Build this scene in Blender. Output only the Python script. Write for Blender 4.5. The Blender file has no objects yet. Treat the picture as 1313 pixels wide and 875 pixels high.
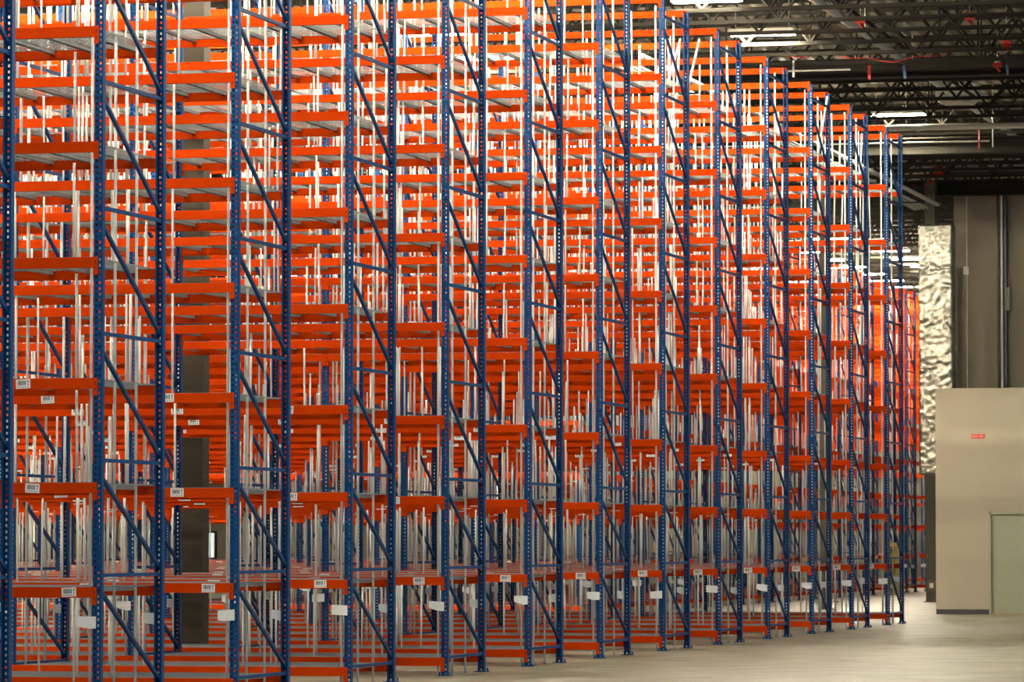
import bpy, bmesh, math, random
from mathutils import Matrix, Vector

random.seed(7)
SC = bpy.context.scene
COL = SC.collection

# ------------------------------------------------------------------ camera
F_PX, YAW, PITCH, ROLL = 5686.73, 0.242465, 0.045348, 0.00015
CAM = Vector((12.823155, -36.756046, 1.515279))
fw = Vector((-math.sin(YAW) * math.cos(PITCH), math.cos(YAW) * math.cos(PITCH), math.sin(PITCH)))
rt = Vector((math.cos(YAW), math.sin(YAW), 0))
up = rt.cross(fw)
rt2 = rt * math.cos(ROLL) + up * math.sin(ROLL)
up2 = up * math.cos(ROLL) - rt * math.sin(ROLL)
cam_d = bpy.data.cameras.new('camera')
cam = bpy.data.objects.new('camera', cam_d)
COL.objects.link(cam)
SC.camera = cam
m = Matrix((rt2, up2, -fw)).transposed().to_4x4()
m.translation = CAM
cam.matrix_world = m
cam_d.sensor_width = 36
cam_d.lens = F_PX / 1313 * 36
cam_d.clip_start = 0.5
cam_d.clip_end = 600
cam_d.dof.use_dof = True
cam_d.dof.focus_distance = 50
cam_d.dof.aperture_fstop = 8.0

def proj(x, y, z):
    d = Vector((x, y, z)) - CAM
    w = d.dot(fw)
    return 656.5 + F_PX * d.dot(rt2) / w, 437.5 - F_PX * d.dot(up2) / w, w


# ------------------------------------------------------------------ world, exposure
W = bpy.data.worlds.new('world')
SC.world = W
W.use_nodes = True
bg = W.node_tree.nodes['Background']
bg.inputs[0].default_value = (0.44, 0.74, 1.0, 1)
bg.inputs[1].default_value = 0.85
SC.cycles.diffuse_bounces = 2
SC.cycles.max_bounces = 6
SC.view_settings.view_transform = 'Standard'
SC.view_settings.look = 'None'
SC.view_settings.gamma = 1
SC.view_settings.exposure = 0.0
SC.view_settings.use_curve_mapping = False
LAMP_STRENGTH = 900.0
LAMP_COLOR = (1.0, 0.93, 0.71)


# ------------------------------------------------------------------ materials
def mat(name, col, rough=0.5, metal=0.0, noise=0.0, nscale=8.0, bump=0.0, stretch=(1, 1, 1), spec=0.5):
    M = bpy.data.materials.new(name)
    M.use_nodes = True
    nt = M.node_tree
    b = nt.nodes['Principled BSDF']
    b.inputs['Base Color'].default_value = (*col, 1)
    b.inputs['Roughness'].default_value = rough
    b.inputs['Metallic'].default_value = metal
    b.inputs['Specular IOR Level'].default_value = spec
    if noise or bump:
        tc = nt.nodes.new('ShaderNodeTexCoord')
        mp = nt.nodes.new('ShaderNodeMapping')
        mp.inputs['Scale'].default_value = stretch
        nz = nt.nodes.new('ShaderNodeTexNoise')
        nz.inputs['Scale'].default_value = nscale
        nz.inputs['Detail'].default_value = 5
        nt.links.new(tc.outputs['Object'], mp.inputs[0])
        nt.links.new(mp.outputs[0], nz.inputs['Vector'])
        if noise:
            cr = nt.nodes.new('ShaderNodeValToRGB')
            cr.color_ramp.elements[0].position = 0.3
            cr.color_ramp.elements[1].position = 0.7
            cr.color_ramp.elements[0].color = (*[c * (1 - noise) for c in col], 1)
            cr.color_ramp.elements[1].color = (*[min(1, c * (1 + noise)) for c in col], 1)
            nt.links.new(nz.outputs['Fac'], cr.inputs[0])
            nt.links.new(cr.outputs[0], b.inputs['Base Color'])
        if bump:
            bp = nt.nodes.new('ShaderNodeBump')
            bp.inputs['Strength'].default_value = bump
            nt.links.new(nz.outputs['Fac'], bp.inputs['Height'])
            nt.links.new(bp.outputs[0], b.inputs['Normal'])
    return M


def emis(name, col, st):
    M = bpy.data.materials.new(name)
    M.use_nodes = True
    b = M.node_tree.nodes['Principled BSDF']
    b.inputs['Base Color'].default_value = (0.9, 0.9, 0.9, 1)
    b.inputs['Emission Color'].default_value = (*col, 1)
    b.inputs['Emission Strength'].default_value = st
    return M


ORANGE = mat('orange_powder_coat', (0.50, 0.040, 0.0003), 0.6, noise=0.08, nscale=3, spec=0.04)
BLUE = mat('blue_powder_coat', (0.001, 0.050, 0.185), 0.4, noise=0.12, nscale=4, spec=0.18)
HOLE = mat('dark_slot', (0.02, 0.01, 0.01), 0.8)
GALV = mat('galvanised_steel', (0.33, 0.345, 0.35), 0.45, 0.35, noise=0.12, nscale=6)
WHITE = mat('white_pole_plastic', (0.80, 0.80, 0.77), 0.5, noise=0.05, nscale=5)
CARD = mat('white_card', (0.80, 0.82, 0.85), 0.6)
INK = mat('black_ink', (0.10, 0.10, 0.14), 0.7)
GALVW = mat('white_label', (0.78, 0.80, 0.82), 0.5)
DARKCONC = mat('painted_concrete_column', (0.055, 0.045, 0.030), 0.8, noise=0.1, nscale=4)
PANEL = mat('precast_wall_panel', (0.22, 0.185, 0.13), 0.85, noise=0.06, nscale=1.2)
DRYWALL = mat('cream_painted_drywall', (0.42, 0.355, 0.27), 0.8, noise=0.03, nscale=1.0)
DOORM = mat('pale_green_grey_door_paint', (0.34, 0.345, 0.245), 0.5, noise=0.02)
RUBBER = mat('dark_grey_rubber', (0.05, 0.048, 0.055), 0.6)
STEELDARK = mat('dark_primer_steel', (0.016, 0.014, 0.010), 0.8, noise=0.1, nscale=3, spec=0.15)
DECK = mat('white_roof_deck', (0.42, 0.37, 0.29), 0.6, noise=0.12, nscale=0.6)
PIPEW = mat('pale_grey_pipe', (0.55, 0.53, 0.46), 0.4)
PIPEB = mat('black_pipe', (0.015, 0.013, 0.011), 0.4)
RED = mat('red_plastic', (0.30, 0.012, 0.005), 0.55, spec=0.2)
BLUET = mat('blue_tag', (0.03, 0.08, 0.22), 0.5)
YEL = mat('yellow_plastic', (0.80, 0.58, 0.16), 0.5)
BRASS = mat('tan_threshold', (0.5, 0.33, 0.08), 0.5)
LAMPE = emis('lit_lamp_tube', LAMP_COLOR, LAMP_STRENGTH)
WINE = emis('daylit_window', (0.85, 0.95, 0.9), 0.75)

FLOORM = bpy.data.materials.new('polished_concrete_floor')
FLOORM.use_nodes = True
nt = FLOORM.node_tree
b = nt.nodes['Principled BSDF']
tc = nt.nodes.new('ShaderNodeTexCoord')


def nnode(scale, st, detail=6, rough=0.6):
    mp = nt.nodes.new('ShaderNodeMapping')
    mp.inputs['Scale'].default_value = st
    nz = nt.nodes.new('ShaderNodeTexNoise')
    nz.inputs['Scale'].default_value = scale
    nz.inputs['Detail'].default_value = detail
    nz.inputs['Roughness'].default_value = rough
    nt.links.new(tc.outputs['Object'], mp.inputs[0])
    nt.links.new(mp.outputs[0], nz.inputs['Vector'])
    return nz


n1 = nnode(1.3, (1, 1, 1), 9, 0.68)
n2 = nnode(1.6, (0.5, 1.3, 1), 8, 0.72)
mx = nt.nodes.new('ShaderNodeMath')
mx.operation = 'ADD'
nt.links.new(n1.outputs['Fac'], mx.inputs[0])
nt.links.new(n2.outputs['Fac'], mx.inputs[1])
hv = nt.nodes.new('ShaderNodeMath')
hv.operation = 'MULTIPLY'
hv.inputs[1].default_value = 0.5
nt.links.new(mx.outputs[0], hv.inputs[0])
cr = nt.nodes.new('ShaderNodeValToRGB')
cr.color_ramp.elements[0].position = 0.40
cr.color_ramp.elements[0].color = (0.10, 0.09, 0.06, 1)
cr.color_ramp.elements[1].position = 0.60
cr.color_ramp.elements[1].color = (0.31, 0.285, 0.205, 1)
nt.links.new(hv.outputs[0], cr.inputs[0])
nt.links.new(cr.outputs[0], b.inputs['Base Color'])
b.inputs['Roughness'].default_value = 0.38

FOIL = bpy.data.materials.new('crinkled_foil_wrap')
FOIL.use_nodes = True
nt2 = FOIL.node_tree
fb = nt2.nodes['Principled BSDF']
fb.inputs['Base Color'].default_value = (0.26, 0.245, 0.205, 1)
fb.inputs['Metallic'].default_value = 0.95
fb.inputs['Roughness'].default_value = 0.28


# ------------------------------------------------------------------ mesh helpers
class MB:
    def __init__(s):
        s.v = []
        s.f = []
        s.mi = []

    def quad(s, a, b_, c, d, k=0):
        n = len(s.v)
        s.v += [a, b_, c, d]
        s.f.append((n, n + 1, n + 2, n + 3))
        s.mi.append(k)

    def box(s, x0, x1, y0, y1, z0, z1, k=0):
        n = len(s.v)
        s.v += [(x, y, z) for x in (x0, x1) for y in (y0, y1) for z in (z0, z1)]
        for f in ((0, 1, 3, 2), (4, 6, 7, 5), (0, 4, 5, 1), (2, 3, 7, 6), (0, 2, 6, 4), (1, 5, 7, 3)):
            s.f.append(tuple(n + i for i in f))
            s.mi.append(k)

    def tube(s, p0, p1, r, n=8, k=0, caps=True):
        p0 = Vector(p0)
        p1 = Vector(p1)
        d = (p1 - p0).normalized()
        a = d.orthogonal().normalized()
        c = d.cross(a)
        base = len(s.v)
        for p in (p0, p1):
            for i in range(n):
                t = 2 * math.pi * (i + 0.5) / n
                s.v.append(tuple(p + a * math.cos(t) * r + c * math.sin(t) * r))
        for i in range(n):
            j = (i + 1) % n
            s.f.append((base + i, base + j, base + n + j, base + n + i))
            s.mi.append(k)
        if caps:
            s.f.append(tuple(base + i for i in reversed(range(n))))
            s.f.append(tuple(base + n + i for i in range(n)))
            s.mi += [k, k]

    def extrude(s, prof, x0, x1, k=0, axis='x'):
        n = len(s.v)
        L = len(prof)
        for x in (x0, x1):
            for (p, q) in prof:
                s.v.append((x, p, q) if axis == 'x' else (p, x, q))
        for i in range(L):
            j = (i + 1) % L
            s.f.append((n + i, n + j, n + L + j, n + L + i))
            s.mi.append(k)
        s.f.append(tuple(n + i for i in reversed(range(L))))
        s.f.append(tuple(n + L + i for i in range(L)))
        s.mi += [k, k]

    def mesh(s, name, mats, smooth=False):
        me = bpy.data.meshes.new(name)
        me.from_pydata(s.v, [], s.f)
        for q in (mats if isinstance(mats, (list, tuple)) else [mats]):
            me.materials.append(q)
        me.polygons.foreach_set('material_index', s.mi)
        if smooth:
            me.polygons.foreach_set('use_smooth', [True] * len(s.f))
        me.update()
        return me


def link(name, data, parent=None, loc=(0, 0, 0), rotz=0.0):
    o = bpy.data.objects.new(name, data)
    COL.objects.link(o)
    if parent:
        o.parent = parent
    o.location = loc
    if rotz:
        o.rotation_euler = (0, 0, rotz)
    return o


def tag(o, label=None, cat=None, group=None, kind=None):
    if label:
        o['label'] = label
    if cat:
        o['category'] = cat
    if group:
        o['group'] = group
    if kind:
        o['kind'] = kind
    return o


def part(name, fn, mats, parent=None, loc=(0, 0, 0), rotz=0.0, smooth=False):
    mb = MB()
    fn(mb)
    return link(name, mb.mesh(name, mats, smooth), parent, loc, rotz)


def struct(name, fn, mats, loc=(0, 0, 0)):
    return tag(part(name, fn, mats, None, loc), kind='structure')


# ------------------------------------------------------------------ the hall
struct('floor', lambda q: q.box(-62, 30, -45, 134.4, -0.3, 0), FLOORM)
struct('wall_back', lambda q: q.box(-62, 30, 134.0, 134.4, 0, 12.6), PANEL)
struct('wall_left', lambda q: q.box(-62.4, -62, -45, 134.4, 0, 12.6), PANEL)


def roof(q):
    y0, y1 = -45, 134
    p = 0.30
    x = -62.0
    while x < 30:
        pr = [(x, 11.62), (x + 0.11, 11.62), (x + 0.15, 11.70), (x + 0.26, 11.70), (x + p, 11.62)]
        for a, c in zip(pr[:-1], pr[1:]):
            q.quad((a[0], y0, a[1]), (c[0], y0, c[1]), (c[0], y1, c[1]), (a[0], y1, a[1]))
        x += p
    q.box(-62, 30, y0, y1, 11.72, 11.9)


struct('ceiling', roof, DECK)

# open-web joists
JH = 10.7


def joist(q):
    x0, x1 = -46.0, 9.0
    q.box(x0, x1, -0.05, -0.008, JH, JH + 0.07)
    q.box(x0, x1, 0.008, 0.05, JH, JH + 0.07)
    q.box(x0, x1, -0.07, 0.07, 11.50, 11.61)
    x = x0
    i = 0
    while x < x1 - 1.2:
        q.tube((x, 0, 11.5), (x + 0.6, 0, JH + 0.05), 0.028, 5)
        q.tube((x + 0.6, 0, JH + 0.05), (x + 1.2, 0, 11.5), 0.028, 5)
        if i % 2:
            q.tube((x + 0.6, 0, JH + 0.05), (x + 0.6, 0, 11.5), 0.018, 4)
        x += 1.2
        i += 1


jm = MB()
joist(jm)
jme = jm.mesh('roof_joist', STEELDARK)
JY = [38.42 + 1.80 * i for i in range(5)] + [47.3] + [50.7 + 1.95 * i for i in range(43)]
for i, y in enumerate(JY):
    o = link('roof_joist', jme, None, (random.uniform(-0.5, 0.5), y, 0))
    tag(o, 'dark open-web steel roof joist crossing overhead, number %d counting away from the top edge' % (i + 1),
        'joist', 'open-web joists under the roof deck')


def girder(q):
    q.box(-46, 12, -0.14, 0.14, JH - 0.12, JH - 0.09)
    q.box(-46, 12, -0.012, 0.012, JH - 0.09, JH + 0.22)
    q.box(-46, 12, -0.14, 0.14, JH + 0.22, JH + 0.25)


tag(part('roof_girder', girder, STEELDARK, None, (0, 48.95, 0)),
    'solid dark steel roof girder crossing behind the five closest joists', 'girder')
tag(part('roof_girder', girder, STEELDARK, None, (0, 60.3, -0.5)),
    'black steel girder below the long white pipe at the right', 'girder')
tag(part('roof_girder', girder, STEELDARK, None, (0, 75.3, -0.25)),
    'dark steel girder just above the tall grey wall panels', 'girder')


# lamps
def fixture(parent=None):
    t = bpy.data.objects.new('ceiling_light', None)
    COL.objects.link(t)
    a = part('light_housing', lambda q: (q.box(-0.61, 0.61, -0.17, 0.17, 0.06, 0.12),
                                         q.tube((-0.5, 0, 0.12), (-0.5, 0, 0.72), 0.006, 5),
                                         q.tube((0.5, 0, 0.12), (0.5, 0, 0.72), 0.006, 5)), PIPEW, t)
    c = part('lamp_tube', lambda q: [q.tube((-0.6, dy, 0.03), (0.6, dy, 0.03), 0.022, 8) for dy in (-0.11, 0, 0.11)], LAMPE, t)
    return t


fx = fixture()
S, D, BAY = 3.967329, 1.755587, 3.7338
lights = [(-2.3, 38.45 - 5.2 * k) for k in range(9)] + [(-2.3, 43.65), (-2.3, 59.9)]
NE = len(lights)
lights += [(5, -26 + 13 * k) for k in range(5)]  # out-of-view lamps, added to brighten the rack ends
lights += [(x, -8) for x in (-16, -7)]  # more unseen lamps, added to light the rack fronts
NO = len(lights)
for j in range(0, 13):
    for x in (-8.3, -14.3, -20.3):
        lights.append((x, 2.87 + S * j))
for k in range(7):
    for x in (-15.5, -12.4, -9.6):
        lights.append((x, 100.5 + 4.2 * k))
NF = len(lights)
for k in range(13):
    lights.append((-10.5, 54.8 + S * k))
for k in range(7):
    lights.append((-19.5, 54.8 + 2 * S * k))
for i, (x, y) in enumerate(lights):
    if i == 0:
        o = fx
    else:
        o = fx.copy()
        COL.objects.link(o)
        for ch in fx.children:
            c = ch.copy()
            c.parent = o
            COL.objects.link(c)
    o.location = (x, y, 10.88)
    j = round((y - 2.87) / S)
    if i < NE:
        lb = 'lit strip light over the rack ends, %s' % ('above the cross aisle' if y > 50 else 'number %d from the open aisle forward' % (round((43.65 - y) / 5.2) + 1))
    elif i < NO:
        lb = 'unseen strip light added over the open floor by the racks, %d m right, %d m back' % (x, y)
    elif y < 51.5:
        rowname = ['first', 'second', 'third', 'fourth', 'fifth', 'sixth', 'seventh', 'eighth', 'ninth', 'tenth', 'eleventh', 'twelfth', 'thirteenth'][max(0, j)] if j >= 0 else 'nearest unseen'
        pos = {-8.3: 'second from the rack ends', -14.3: 'third from the rack ends', -20.3: 'farthest from the rack ends'}[x]
        lb = 'lit strip light over the %s rack aisle, %s' % (rowname, pos)
        if j < 0:
            lb = 'lit strip light in front of the racks, %s, %d out' % (pos, -j)
    elif i >= NF:
        lb = 'lit strip light above rear rack aisle %d, %s line' % (round((y - 54.8) / S) + 1, 'right' if x > -15 else 'left')
    else:
        lb = 'distant lit strip light beyond the rear racks, line %d, %s' % (round((y - 100.5) / 4.2) + 1, {-15.5: 'left', -12.4: 'middle', -9.6: 'right'}[x])
    tag(o, lb, 'ceiling light', 'strip lights under the roof')


# ------------------------------------------------------------------ rack components
L = [0.2074624, 1.1218624, 2.0362624, 2.9506624, 4.0122925, 5.0282925, 6.0442925, 7.0602925, 8.0762925, 9.1634822]
PH = 9.13
PITCH_H = 0.0508


def post(q):
    xs = [-0.038, -0.0235, -0.0085, 0.0085, 0.0235, 0.038]
    for a, c in ((0, 1), (2, 3), (4, 5)):
        q.quad((xs[a], 0, 0), (xs[c], 0, 0), (xs[c], 0, PH), (xs[a], 0, PH))
    n = int(PH / PITCH_H)
    for a, c in ((1, 2), (3, 4)):
        z = 0.0
        for i in range(n + 1):
            zc = (i + 0.5) * PITCH_H
            if zc + 0.01 > PH:
                break
            q.quad((xs[a], 0, z), (xs[c], 0, z), (xs[c], 0, zc - 0.011), (xs[a], 0, zc - 0.011))
            z = zc + 0.011
        q.quad((xs[a], 0, z), (xs[c], 0, z), (xs[c], 0, PH), (xs[a], 0, PH))
    for sx in (-1, 1):
        q.box(*sorted((sx * 0.038, sx * 0.0355)), 0.0, 0.072, 0.0, PH)
        q.box(*sorted((sx * 0.0355, sx * 0.020)), 0.0695, 0.072, 0.0, PH)
    q.box(-0.075, 0.075, -0.03, 0.105, 0, 0.010)
    for sx in (-0.055, 0.055):
        q.tube((sx, -0.012, 0.01), (sx, -0.012, 0.045), 0.009, 6)


pm = MB()
post(pm)
POST = pm.mesh('post', BLUE)

BR = [0.211, 1.225, 2.232, 3.345, 4.45, 5.565, 6.675, 7.79, 8.90]


def braces(q):
    for z in BR:
        q.box(-0.019, 0.019, 0.05, D - 0.05, z - 0.016, z + 0.016)
    for a, c in zip(BR[:-1], BR[1:]):
        y0, z0, y1, z1 = 0.055, c - 0.12, D - 0.055, a + 0.07
        dy, dz = y1 - y0, z1 - z0
        ln = math.hypot(dy, dz)
        ny, nz = -dz / ln * 0.016, dy / ln * 0.016
        n = len(q.v)
        for x in (-0.016, 0.016):
            q.v += [(x, y0 + ny, z0 + nz), (x, y1 + ny, z1 + nz), (x, y1 - ny, z1 - nz), (x, y0 - ny, z0 - nz)]
        for f in ((0, 1, 2, 3), (7, 6, 5, 4), (0, 4, 5, 1), (1, 5, 6, 2), (2, 6, 7, 3), (3, 7, 4, 0)):
            q.f.append(tuple(n + i for i in f))
            q.mi.append(0)


bm_ = MB()
braces(bm_)
FRAME = bm_.mesh('upright_frame', BLUE)


def beam(q):
    prof = [(-0.004, 0), (0.026, 0), (0.026, -0.032), (0.046, -0.032), (0.046, -0.094), (-0.004, -0.094)]
    q.extrude([(a, c) for a, c in prof], -BAY + 0.042, -0.042)
    for x0, x1, xs in ((-0.046, 0.0, -0.042), (-BAY, -BAY + 0.046, -BAY + 0.038)):
        q.box(x0, x1, -0.008, -0.002, -0.155, 0.002)
        q.box(xs, xs + 0.004, -0.004, 0.06, -0.155, 0.002)
        xc = (x0 + x1) / 2
        for z in (-0.045, -0.097):
            q.box(xc - 0.005, xc + 0.005, -0.0095, -0.008, z - 0.008, z + 0.008, 1)


bb = MB()
beam(bb)
BEAM = bb.mesh('beam', [ORANGE, HOLE])


def deck(q):
    w = (BAY - 0.10) / 3
    for p in range(3):
        x1 = -0.05 - p * w
        x0 = x1 - w + 0.02
        for k in range(18):
            y = 0.03 + k * (D - 0.06) / 17
            q.box(x0, x1, y - 0.003, y + 0.003, -0.004, 0.003)
        n = 24
        for k in range(n):
            x = x0 + (k + 0.5) * (x1 - x0) / n
            q.box(x - 0.0028, x + 0.0028, 0.02, D - 0.02, -0.009, -0.003)
        for k in range(3):
            x = x0 + (0.16 + 0.34 * k) * (x1 - x0)
            q.box(x - 0.024, x + 0.024, 0.03, D - 0.03, -0.012, -0.009)
            q.box(x - 0.024, x - 0.021, 0.05, D - 0.05, -0.045, -0.012)
            q.box(x + 0.021, x + 0.024, 0.05, D - 0.05, -0.045, -0.012)


dm = MB()
deck(dm)
DECKM = dm.mesh('wire_deck', GALV)


def label_mesh(q):
    w, h = 0.132, 0.080
    q.box(-w / 2, w / 2, -0.0015, 0, -h / 2, h / 2, 0)
    x = -0.050
    rr = random.Random(3)
    while x < 0.022:
        bw = rr.choice((0.0025, 0.004, 0.006))
        q.box(x, x + bw, -0.0025, -0.0015, -0.012, 0.030, 1)
        x += bw + rr.choice((0.002, 0.0035))
    q.tube((0.046, -0.0015, 0.020), (0.046, -0.0025, 0.020), 0.009, 8, 1)
    q.box(0.042, 0.050, -0.0025, -0.0015, -0.012, 0.006, 1)
    for cx in (-0.050, -0.026, -0.002, 0.022, 0.046):
        q.box(cx - 0.006, cx - 0.002, -0.0025, -0.0015, -0.032, -0.020, 1)
        q.box(cx + 0.001, cx + 0.006, -0.0025, -0.0015, -0.032, -0.022, 1)


lm = MB()
label_mesh(lm)
LABEL = lm.mesh('barcode_label', [GALVW, INK])


def card_mesh(curl, skew, clip):
    q = MB()
    n = 8
    w, h = 0.165, 0.105

    def pt(i, top, back):
        t = i / n
        x = 0.015 - w * t
        y = -0.012 - curl * t * t * 0.05 + (0.0015 if back else 0)
        zb = -h / 2 + (clip * 0.035 * max(0, (t - 0.35) / 0.65) ** 1.6)
        z = (h / 2 if top else zb) + skew * t * 0.03
        return (x, y, z)
    for i in range(n):
        q.quad(pt(i + 1, 0, 0), pt(i, 0, 0), pt(i, 1, 0), pt(i + 1, 1, 0))
        q.quad(pt(i, 0, 1), pt(i + 1, 0, 1), pt(i + 1, 1, 1), pt(i, 1, 1))
        q.quad(pt(i, 0, 0), pt(i + 1, 0, 0), pt(i + 1, 0, 1), pt(i, 0, 1))
        q.quad(pt(i, 1, 1), pt(i + 1, 1, 1), pt(i + 1, 1, 0), pt(i, 1, 0))
    return q.mesh('aisle_card', CARD, True)


CARDS = [card_mesh(0.6, 0.0, 1.0), card_mesh(0.8, 0.0, 0.6), card_mesh(0.3, -0.4, 0.3), card_mesh(0.6, 0.2, 0.2), card_mesh(1.0, 0.5, 0.8)]

ORD = ['nearest', 'second', 'third', 'fourth', 'fifth', 'sixth', 'seventh', 'eighth', 'ninth', 'tenth', 'eleventh', 'twelfth', 'thirteenth', 'fourteenth']


def rack(Y, Xend, bays, label, seed, group, cards=True, low=0):
    rr = random.Random(seed)
    t = bpy.data.objects.new('pallet_rack', None)
    COL.objects.link(t)
    t.location = (Xend, Y, 0)
    tag(t, label, 'rack', group)
    for b_ in range(bays + 1):
        x = -b_ * BAY
        fr = link('upright_frame', FRAME, t, (x, 0, 0))
        link('post', POST, fr, (0, 0, 0))
        link('post', POST, fr, (0, D, 0), math.pi)
        if cards:
            cd = link('aisle_card', CARDS[(seed + b_) % 5], fr, (rr.uniform(-0.02, 0.0), 0, 0.80 + rr.uniform(-0.02, 0.02)))
            cd = link('aisle_card', CARDS[(seed + b_ + 2) % 5], fr, (0.0, D + 0.022, 0.80 + rr.uniform(-0.03, 0.03)))
    for b_ in range(bays):
        x = -b_ * BAY
        for k, z in enumerate(L):
            if k < low and b_ == 0:
                continue
            fb_ = link('beam', BEAM, t, (x, 0, z))
            rb = link('beam', BEAM, t, (x - BAY, D, z), math.pi)
            if k < 9:
                link('wire_deck', DECKM, t, (x, 0, z))
            if k in (1, 2, 3):
                offs = {1: (0.27, 1.50, 2.55), 2: (0.62, 1.75, 2.95), 3: (0.66, 1.90, 3.02)}[k]
                for of in offs:
                    lb = link('barcode_label', LABEL, fb_, (-of + rr.uniform(-0.05, 0.05), -0.004, -0.047 + rr.uniform(-0.004, 0.004)))
                    lb.rotation_euler = (0, rr.uniform(-0.05, 0.05), 0)
    return t


poles = []      # (x, y, z0, z1, tiltx, tilty, r, key)


def bay_poles(Y, Xend, bays, seed, key, density=1.0):
    rr = random.Random(seed * 31 + 5)
    for b_ in range(bays):
        x = Xend - b_ * BAY
        # full height poles next to the end frame
        for (dx, dy) in ((0.11, 0.14), (0.125, 0.47 * D), (0.115, 0.79 * D)):
            poles.append((x - dx, Y + dy, 0.0, 9.05, 0, rr.uniform(-0.002, 0.002), 0.013, key))
        if b_ < bays:
            poles.append((x - BAY + 0.12, Y + 0.14, 0.0, 9.05, 0, 0, 0.012, key))
        cols = []
        nf = max(3, round(6 * density))
        for i in range(nf):
            xs = 0.45 + (BAY - 0.7) * (i + rr.uniform(0.1, 0.9)) / nf
            cols.append((xs, rr.uniform(0.09, 0.22), rr.choice((0.010, 0.012, 0.015))))
            if rr.random() < 0.3:
                cols.append((xs + 0.04, cols[-1][1] + 0.01, 0.011))
        for i in range(round(6 * density)):
            cols.append((rr.uniform(0.3, BAY - 0.25), rr.uniform(0.45, D - 0.12), rr.choice((0.010, 0.012, 0.014))))
        for k in range(9):
            for (cx, cy, r) in cols:
                if rr.random() < (0.36 if k < 4 else 0.04):
                    continue
                gx = proj(x - cx, Y + cy, 3.0)[0]
                if key < 9 and (230 < gx < 290 or 376 < gx < 393):
                    continue        # this stretch of the racks holds no poles
                big = 0.012 if k < 7 else 0.03
                poles.append((x - cx + rr.uniform(-0.04, 0.04), Y + cy + rr.uniform(-0.01, 0.01), L[k] + 0.004, L[k + 1] - 0.05,
                              rr.uniform(-big, big), 0, r, key))


def nb(Y, Xend):
    xl = -1.6 - 0.373 * (Y + 1)
    return max(1, math.ceil((Xend - xl) / BAY))


rack(-S, 0, 1, 'closest orange and blue rack row, only a blue post showing at the left edge', 40, 'racks of the front block')
for k in range(12):
    Y = k * S
    n = nb(Y, 0)
    rack(Y, 0, n, 'tall orange and blue pallet rack row, %s from the left in the front block' % ('first' if k == 0 else ORD[k]),
         k + 1, 'racks of the front block')
    bay_poles(Y, 0, n, k + 1, k)
XE2 = -7.70
for k in range(13):
    Y = 99.6 - (12 - k) * S
    n = nb(Y, XE2) if k < 3 else 3
    rack(Y, XE2, n, 'distant orange and blue rack row, %s one back in the rear block' % ('first' if k == 0 else ORD[k]),
         k + 60, 'racks of the rear block')
    bay_poles(Y, XE2, n, k + 60, 100 + k, 0.5)

for k in range(7):
    Y = 103.57 + k * S
    rack(Y, XE2, 2, 'faraway orange rack row bridging a passage, %s one back behind the yellow crates' % ('first' if k == 0 else ORD[k]), k + 80,
         'racks bridging the far passage', False, 5)

# leaning poles near the top of the eighth row
for (x, Y, k, tx) in ((-0.95, 7 * S + 0.5, 8, 0.30), (-0.62, 7 * S + 0.6, 8, 0.24), (-0.80, 7 * S + 0.9, 8, 0.05), (-0.5, 8 * S + 0.5, 8, -0.04),
                      (-0.15, 9 * S + 1.6, 8, 0.17), (-0.75, 11 * S + 0.4, 8, 0.05)):
    poles.append((x, Y, L[k] + 0.004, L[k] + 1.0, tx, 0, 0.018, int(Y / S)))


def visible(p):
    x0, y0, w = proj(p[0], p[1], p[2])
    x1, y1, _ = proj(p[0], p[1], p[3])
    return 4 < x0 < 1310 and y1 < 870 and y0 > 5


vis = [i for i, p in enumerate(poles) if visible(p)]
vis.sort(key=lambda i: -(poles[i][3] - poles[i][2]) / proj(*poles[i][:3])[2] if poles[i][7] < 4 else 1)
chosen = set(vis[:300])
unit = {}
rest = MB()
LEV = ['bottom', 'second', 'third', 'fourth', 'fifth', 'sixth', 'seventh', 'eighth', 'top']
for i, p in enumerate(poles):
    x, y, z0, z1, tx, ty, r, key = p
    if i in chosen:
        kk = (round(z1 - z0, 3), r)
        if kk not in unit:
            q = MB()
            q.tube((0, 0, 0), (0, 0, kk[0]), r, 10)
            unit[kk] = q.mesh('white_pole', WHITE, True)
        o = link('white_pole', unit[kk], None, (x, y, z0))
        o.rotation_euler = (ty, math.atan(tx), 0)
        row = 'first' if key == 0 else ORD[key]
        if z1 - z0 > 5:
            lb = 'slim white floor-to-top pole of the %s rack row from the left' % row
            gr = 'floor-to-top poles of the %s rack row' % row
        else:
            lev = min(range(9), key=lambda a: abs(L[a] - z0))
            lb = 'slim white pole on the %s deck of the %s rack row from left' % (LEV[lev], row)
            gr = 'poles on the %s deck of the %s rack row' % (LEV[lev], row)
        tag(o, lb, 'pole', gr)
    else:
        n = len(rest.v)
        h = z1 - z0
        rest.tube((x, y, z0), (x + tx * h, y - ty * h, z1), r, 6)
tag(link('white_pole', rest.mesh('white_pole', WHITE, True)), 'many slim white poles standing in the racks farther back', 'poles', None, 'stuff')

# thin amber cord hanging in front of the first rack row
tag(part('hanging_cord', lambda q: [q.tube((0, 0, 0.35 + 1.0 * i), (0, 0, 1.35 + 1.0 * i), 0.004, 6) for i in range(8)],
         mat('amber_cord', (0.55, 0.22, 0.01), 0.6), None, (-0.765, -0.06, 0)),
    'thin amber cord hanging down the front of the leftmost rack row', 'cord')


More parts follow.
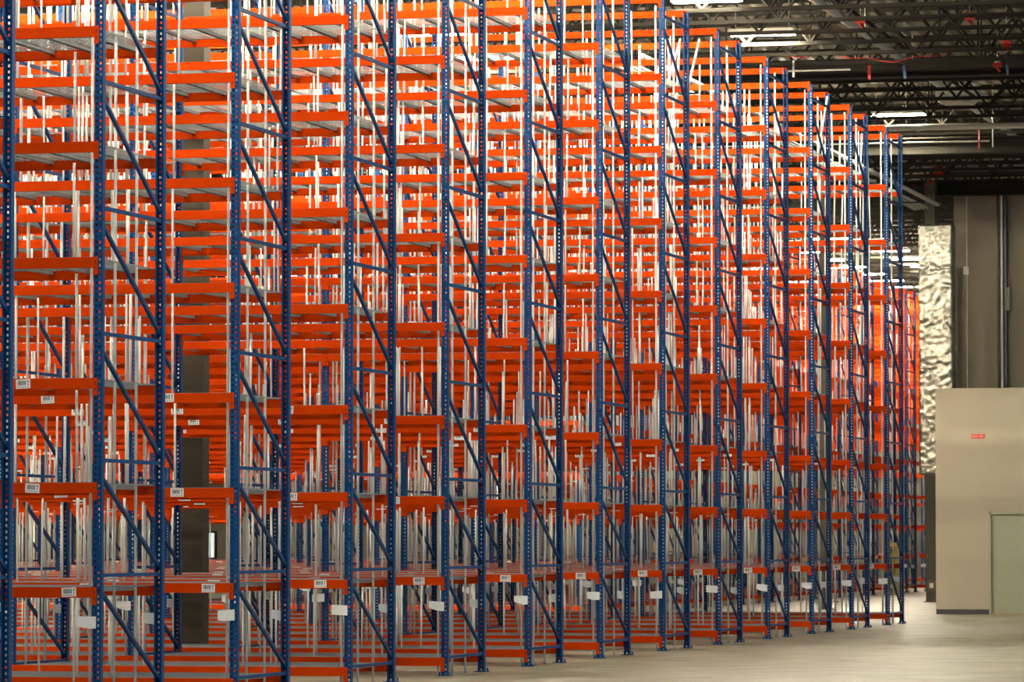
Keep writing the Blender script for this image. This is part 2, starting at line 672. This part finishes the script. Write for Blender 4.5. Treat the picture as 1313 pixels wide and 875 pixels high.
# ------------------------------------------------------------------ columns, walls, room
def column(name, x0, x1, y0, y1, label, h=10.7):
    cx, cy = (x0 + x1) / 2, (y0 + y1) / 2
    o = part(name, lambda q: (q.box(x0 - cx, x1 - cx, y0 - cy, y1 - cy, 0, h),
                              q.box(x0 - cx - 0.05, x1 - cx + 0.05, y0 - cy - 0.05, y1 - cy + 0.05, 0, 0.02)), DARKCONC, None, (cx, cy, 0))
    return tag(o, label, 'column')


column('building_column', -5.16, -4.86, 18.05, 18.33, 'square brown building column standing in the aisle behind the fifth rack row')
column('building_column', -4.45, -4.22, 62.0, 62.25, 'slim grey building column standing in the cross aisle behind the front racks')
column('building_column', -3.99, -3.72, 74.85, 75.2, 'brown building column left of the cream room, foil duct against it')
tag(part('socket_plate', lambda q: (q.box(-0.10, 0.10, -0.02, 0, -0.13, 0.13, 0), q.box(-0.05, 0.05, -0.03, -0.02, -0.06, 0.06, 1)),
         [mat('dark_socket', (0.10, 0.06, 0.02), 0.6), PIPEW], None, (-3.845, 74.84, 0.42)),
    'small dark socket plate with pale centre low on the brown column', 'socket')

tag(part('dark_gap_filler', lambda q: (q.box(-0.12, 0.11, -0.10, -0.08, 0, 8.6), q.box(-0.12, 0.11, 0.08, 0.10, 0, 8.6), q.box(-0.01, 0.01, -0.08, 0.08, 0, 8.6)),
         STEELDARK, None, (-3.47, 75.6, 0)), 'dark filler added to darken the gap between foil duct and grey wall', 'column')  # added dark upright that stands in for the darkness of this gap
# tall grey panels behind the room
struct('wall_right', lambda q: (q.box(-3.39, -3.065, 75.9, 76.2, 0, 10.75), q.box(-3.055, -2.03, 75.9, 76.2, 0, 10.75),
                                q.box(-2.01, 28, 75.93, 76.2, 0, 10.75), q.box(-3.3, 28, 76.0, 76.1, 0, 10.7)), PANEL)
tag(part('conduit', lambda q: (q.tube((0, 0, 0), (0, 0, 10.2), 0.035, 8), q.box(-0.06, 0.06, -0.05, 0.05, 3.1, 3.3)), PIPEB, None, (-2.24, 75.75, 0.2)),
    'thin black conduit, left of the pair running down the grey wall', 'conduit')
tag(part('conduit', lambda q: q.tube((0, 0, 0), (0, 0, 10.2), 0.022, 8), PIPEW, None, (-2.14, 75.72, 0.2)),
    'pale thin conduit running down between the dark ones on the grey wall', 'conduit')
tag(part('conduit', lambda q: (q.tube((0, 0, 0), (0, 0, 10.2), 0.055, 8), q.box(-0.02, 0.12, -0.06, 0.05, 7.2, 7.8)), PIPEB, None, (-2.05, 75.75, 0.2)),
    'thick black conduit with a small box, right of the pair on the grey wall', 'conduit')
tag(part('conduit', lambda q: (q.tube((0, 0, 0), (0, 0, 10.5), 0.010, 6), q.box(-0.09, 0.04, -0.03, 0.03, 8.25, 8.45)), PIPEW, None, (-3.05, 75.82, 0.1)),
    'hair-thin conduit with a tiny junction box at the left of the grey wall', 'conduit')
tag(part('black_pipe', lambda q: q.tube((-3.4, 0, 0), (12, 0, 0), 0.09, 10), PIPEB, None, (0, 74.2, 10.87)),
    'thick black pipe lying across the top of the grey wall', 'pipe')
tag(part('red_coupling', lambda q: (q.tube((-0.13, 0, 0), (0.10, 0, 0), 0.13, 10), q.tube((0, 0, -0.13), (-0.35, 0, -0.35), 0.02, 6)), RED, None, (-3.5, 74.2, 10.87)),
    'red coupling on the left end of the black pipe above the grey wall', 'coupling')


# foil duct
def duct():
    me = bpy.data.meshes.new('foil_duct')
    bmx = bmesh.new()
    nz, nx, ny = 130, 18, 8
    w, d, h = 0.84, 0.6, 6.25
    rr = random.Random(11)
    ring = []
    for k in range(nz + 1):
        z = h * k / nz
        seam = min(abs(z - s) for s in (1.15, 2.55, 3.75, 5.1))
        row = []
        pts = [(-w / 2 + w * i / nx, -d / 2) for i in range(nx)] + [(w / 2, -d / 2 + d * i / ny) for i in range(ny)] + \
              [(w / 2 - w * i / nx, d / 2) for i in range(nx)] + [(-w / 2, d / 2 - d * i / ny) for i in range(ny)]
        for (a, c) in pts:
            amp = 0.016 + (0.012 if seam < 0.1 else 0)
            row.append(bmx.verts.new((a + rr.uniform(-1, 1) * amp * 0.6, c + rr.uniform(-1, 1) * amp, z + rr.uniform(-1, 1) * 0.01)))
        ring.append(row)
    for k in range(nz):
        n = len(ring[k])
        for i in range(n):
            j = (i + 1) % n
            bmx.faces.new((ring[k][i], ring[k][j], ring[k + 1][j], ring[k + 1][i]))
    bmx.faces.new(list(reversed(ring[0])))
    bmx.faces.new(ring[-1])
    bmx.to_mesh(me)
    bmx.free()
    me.materials.append(FOIL)
    for p in me.polygons:
        p.use_smooth = True
    return me


tag(link('foil_duct', duct(), None, (-3.46, 73.4, 3.2)), 'vertical duct wrapped in crinkled silver foil left of the grey wall', 'duct')


# bundle of pipes running down the hall towards the duct
def bundle(q):
    for i, (dx, dz, r) in enumerate(((0, 0.03, 0.05), (-0.26, -0.05, 0.03), (-0.36, -0.06, 0.03), (-0.46, -0.07, 0.03), (-0.56, -0.08, 0.03))):
        q.tube((dx, 38, dz), (dx, 72.9, dz), r, 8)
    for y in range(40, 72, 3):
        q.box(-0.65, 0.10, y, y + 0.06, -0.14, -0.11, 1)
        q.tube((-0.3, y, -0.1), (-0.3, y, 0.8), 0.008, 5, 1)


tag(part('conduit_bundle', bundle, [PIPEW, STEELDARK], None, (-3.36, 0, 9.9)), 'bundle of pale parallel pipes slanting down towards the foil duct', 'pipes')
tag(part('sprinkler_main', lambda q: [q.tube((0, 36, 0), (0, 66, 0), 0.07, 12)] +
         [q.tube((0, y, 0.05), (0, y, 0.65), 0.01, 5) for y in (37.5, 41.1, 44.7, 50.5, 54.5, 58.5, 62.5)], PIPEW, None, (-0.55, 0, 10.98)),
    'pale round pipe running diagonally down the dark ceiling', 'pipe')
tag(part('sprinkler_branch', lambda q: q.tube((0, 36, 0), (0, 64, 0), 0.035, 8), STEELDARK, None, (-0.25, 0, 11.02)),
    'thinner dark pipe beside the pale diagonal ceiling pipe', 'pipe')
tag(part('white_pipe', lambda q: (q.tube((-2.6, 0, 0), (12, 0, 0), 0.062, 12), q.tube((-2.0, 0, 0.05), (-2.0, 0, 0.9), 0.012, 6),
                                  q.tube((-0.1, 0, -0.45), (-0.1, 0, 0.9), 0.014, 6)), PIPEW, None, (0, 59.0, 10.55)),
    'long horizontal white pipe crossing the ceiling at the right', 'pipe')
tag(part('thin_pipe', lambda q: q.tube((-14, 0, 0), (-0.2, 0, 0), 0.018, 6), PIPEW, None, (0, 59.2, 10.25)),
    'thin pale pipe just below the long white pipe', 'pipe')
tag(part('thin_pipe', lambda q: (q.tube((-14, 0, 0), (-1.2, 0, 0), 0.018, 6), q.tube((-2.3, 0, -0.12), (-2.3, 0, 0.2), 0.02, 6)), PIPEW, None, (0, 46.9, 10.56)),
    'thin bright pipe crossing just above the rack tops', 'pipe')


def cable(q):
    pts = []
    for i in range(41):
        x = -2.6 + 3.9 * i / 40
        z = 10.70 - 0.13 * math.sin(math.pi * min(1, max(0, (x + 1.2) / 2.0))) + 0.03 * math.sin(i * 0.7)
        pts.append((x, 0, z))
    for a, c in zip(pts[:-1], pts[1:]):
        q.tube(a, c, 0.007, 5)


tag(part('red_cable', cable, RED, None, (0, 45.62, 0)), 'thin red cable sagging along a ceiling joist', 'cable')
tag(part('orange_tag', lambda q: (q.box(-0.03, 0.03, -0.01, 0.01, -0.24, 0.0), q.tube((0, -0.012, -0.24), (0, 0.012, -0.24), 0.03, 8), q.tube((0, 0, 0), (0, 0, 0.94), 0.005, 5)), RED, None, (-0.91, 47.4, 10.68)),
    'bright orange strap hanging from the ceiling above the far rack ends', 'strap')
tag(part('blue_tag', lambda q: q.extrude([(-0.03, 0.12), (0.03, 0.12), (0.05, -0.12), (0.0, -0.12)], -0.02, 0.02, axis='y') or q.tube((0, 0, 0.1), (0, 0, 1.08), 0.005, 5), BLUET, None, (-0.24, 47.4, 10.53)),
    'small blue strap hanging from the ceiling right of the orange one', 'strap')
tag(part('blue_tag', lambda q: q.extrude([(-0.02, 0.10), (0.03, 0.10), (0.03, -0.10), (0.0, -0.10)], -0.02, 0.02, axis='y') or q.tube((0, 0, 0.1), (0, 0, 1.08), 0.005, 5), BLUET, None, (1.74, 47.4, 10.53)),
    'faint blue strap under the ceiling at the right edge', 'strap')
for (x, y, z, lb) in ((1.56, 47.4, 10.62, 'red alarm strobe with pale lens under the ceiling girder'),
                      (-0.19, 42.0, 10.89, 'red clamp on the dark diagonal ceiling pipe'),
                      (1.93, 41.0, 10.78, 'red clamp high on a joist at the upper right'),
                      (2.05, 45.0, 10.74, 'red bracket hanging from a joist near the right edge')):
    tag(part('red_fitting', lambda q: (q.box(-0.09, 0.09, -0.05, 0.05, -0.03, 0.05, 0), q.box(-0.05, 0.05, -0.04, 0.04, 0.05, 0.10, 1 if y > 47 else 0),
                                       q.tube((-0.02, 0, -0.03), (0.05, 0, -0.12), 0.02, 6, 0), q.tube((0, 0, 0.05), (0, 0, 11.62 - z), 0.006, 5, 1)), [RED, PIPEW], None, (x, y, z)), lb, 'fitting')
tag(part('red_fitting', lambda q: (q.tube((0, 0, 0.14), (0, 0, -0.26), 0.022, 6, 0), q.box(-0.04, 0.04, -0.04, 0.04, -0.28, -0.24, 0)), [RED, PIPEW], None, (-0.39, 59.0, 10.36)),
    'dark red strap hanging below the long white pipe', 'fitting')
tag(part('heater_unit', lambda q: (q.extrude([(-0.45, -0.14), (-0.33, -0.20), (0.28, -0.20), (0.45, -0.06), (0.45, 0.2), (-0.45, 0.2)], -0.35, 0.35, axis='y'),
                                   q.box(0.45, 0.62, -0.1, 0.1, -0.16, -0.02)), PIPEW, None, (-0.62, 57.45, 11.10)),
    'pale boxy heater unit hung between joists over the right side', 'heater')

# the cream room
YB = 56.22
struct('wall_front', lambda q: (q.box(-0.97, 0.155, YB, YB + 0.2, 0, 4.76), q.box(0.155, 1.17, YB, YB + 0.2, 2.15, 4.76),
                                q.box(1.17, 9, YB, YB + 0.2, 0, 4.76)), DRYWALL)
struct('wall_side', lambda q: (q.box(-0.96, -0.76, YB + 0.2, 70, 0, 4.76), q.box(-0.96, 9, YB + 0.2, 70, 4.6, 4.75)), DRYWALL)
struct('baseboard_front', lambda q: q.box(-0.965, 0.17, YB - 0.02, YB, 0.0, 0.105), RUBBER)


def door(q):
    q.box(0.20, 1.12, YB + 0.02, YB + 0.07, 0.02, 2.10)


dr = struct('door_1', door, DOORM)
part('door_frame', lambda q: (q.box(0.155, 0.20, YB - 0.03, YB + 0.12, 0, 2.15), q.box(1.12, 1.17, YB - 0.03, YB + 0.12, 0, 2.15),
                              q.box(0.155, 1.17, YB - 0.03, YB + 0.12, 2.10, 2.15)), DOORM, dr)
for z in (0.27, 1.06, 1.86):
    part('hinge', lambda q: q.tube((0.203, YB + 0.005, z - 0.06), (0.203, YB + 0.005, z + 0.06), 0.012, 8), GALV, dr)
part('door_handle', lambda q: (q.tube((1.05, YB + 0.02, 1.0), (1.05, YB - 0.04, 1.0), 0.012, 8), q.tube((1.05, YB - 0.04, 1.0), (0.95, YB - 0.04, 1.0), 0.010, 8)), GALV, dr)
part('threshold', lambda q: q.box(0.20, 1.12, YB - 0.03, YB + 0.07, 0, 0.02), BRASS, dr)


def sign(q):
    q.box(-0.138, 0.138, -0.012, 0, -0.048, 0.048, 0)
    rr = random.Random(5)
    for (x0, x1, z) in ((-0.115, -0.012, 0.016), (0.012, 0.110, 0.016), (-0.115, 0.0, -0.012), (0.02, 0.115, -0.012)):
        x = x0
        while x < x1 - 0.008:
            q.box(x, x + 0.010, -0.014, -0.012, z - 0.009, z + 0.009, 1)
            x += 0.018


tag(part('wall_sign', sign, [mat('red_sign', (0.62, 0.055, 0.03), 0.5), mat('pale_pink', (0.75, 0.35, 0.28), 0.5)], None, (-0.06, YB, 3.742)),
    'small red sign with pale lettering high on the cream wall', 'sign')

# far end odds and ends
tag(part('yellow_crate_stack', lambda q: [(q.box(-0.12, 0.12, -0.5, 0.5, 0.30 * i + 0.19, 0.30 * i + 0.30), q.box(-0.12, -0.04, -0.5, 0.5, 0.30 * i, 0.30 * i + 0.19),
                                          q.box(0.06, 0.12, -0.4, 0.5, 0.30 * i, 0.30 * i + 0.19)) for i in range(5)], YEL, None, (-7.06, 89.2, 0)),
    'yellow stack of stepped crates beyond the last front rack', 'crates')
tag(part('red_extinguisher', lambda q: (q.tube((0, 0, 0.55), (0, 0, 1.02), 0.055, 12), q.tube((0, 0, 1.02), (0, 0, 1.10), 0.02, 8),
                                        q.box(-0.04, 0.04, -0.02, 0.02, 1.10, 1.12), q.box(-0.02, 0.02, 0.05, 0.07, 0.0, 1.1), q.box(-0.06, 0.06, 0.0, 0.12, 0.0, 0.02)), RED, None, (-6.27, 74.6, 0)),
    'red fire extinguisher on a stand in the far cross aisle', 'extinguisher')
tag(part('white_roll', lambda q: q.tube((0, 0, 0), (0, 0, 0.30), 0.12, 14), CARD, None, (-8.15, 88.2, L[1])),
    'white wrapped roll standing on a rear rack shelf', 'roll', None)
for w_, (x0, x1) in enumerate(((-42.9, -41.72),)):
    wn = struct('window_%d' % (w_ + 1), lambda q: q.box(x0, x1, 133.90, 133.96, 0.90, 1.88), WINE)
    part('window_frame', lambda q: (q.box(x0 - 0.08, x0, 133.85, 134, 0.82, 1.96), q.box(x1, x1 + 0.08, 133.85, 134, 0.82, 1.96),
                                    q.box(x0, x1, 133.85, 134, 0.82, 0.90), q.box(x0, x1, 133.85, 134, 1.88, 1.96)), STEELDARK, wn)
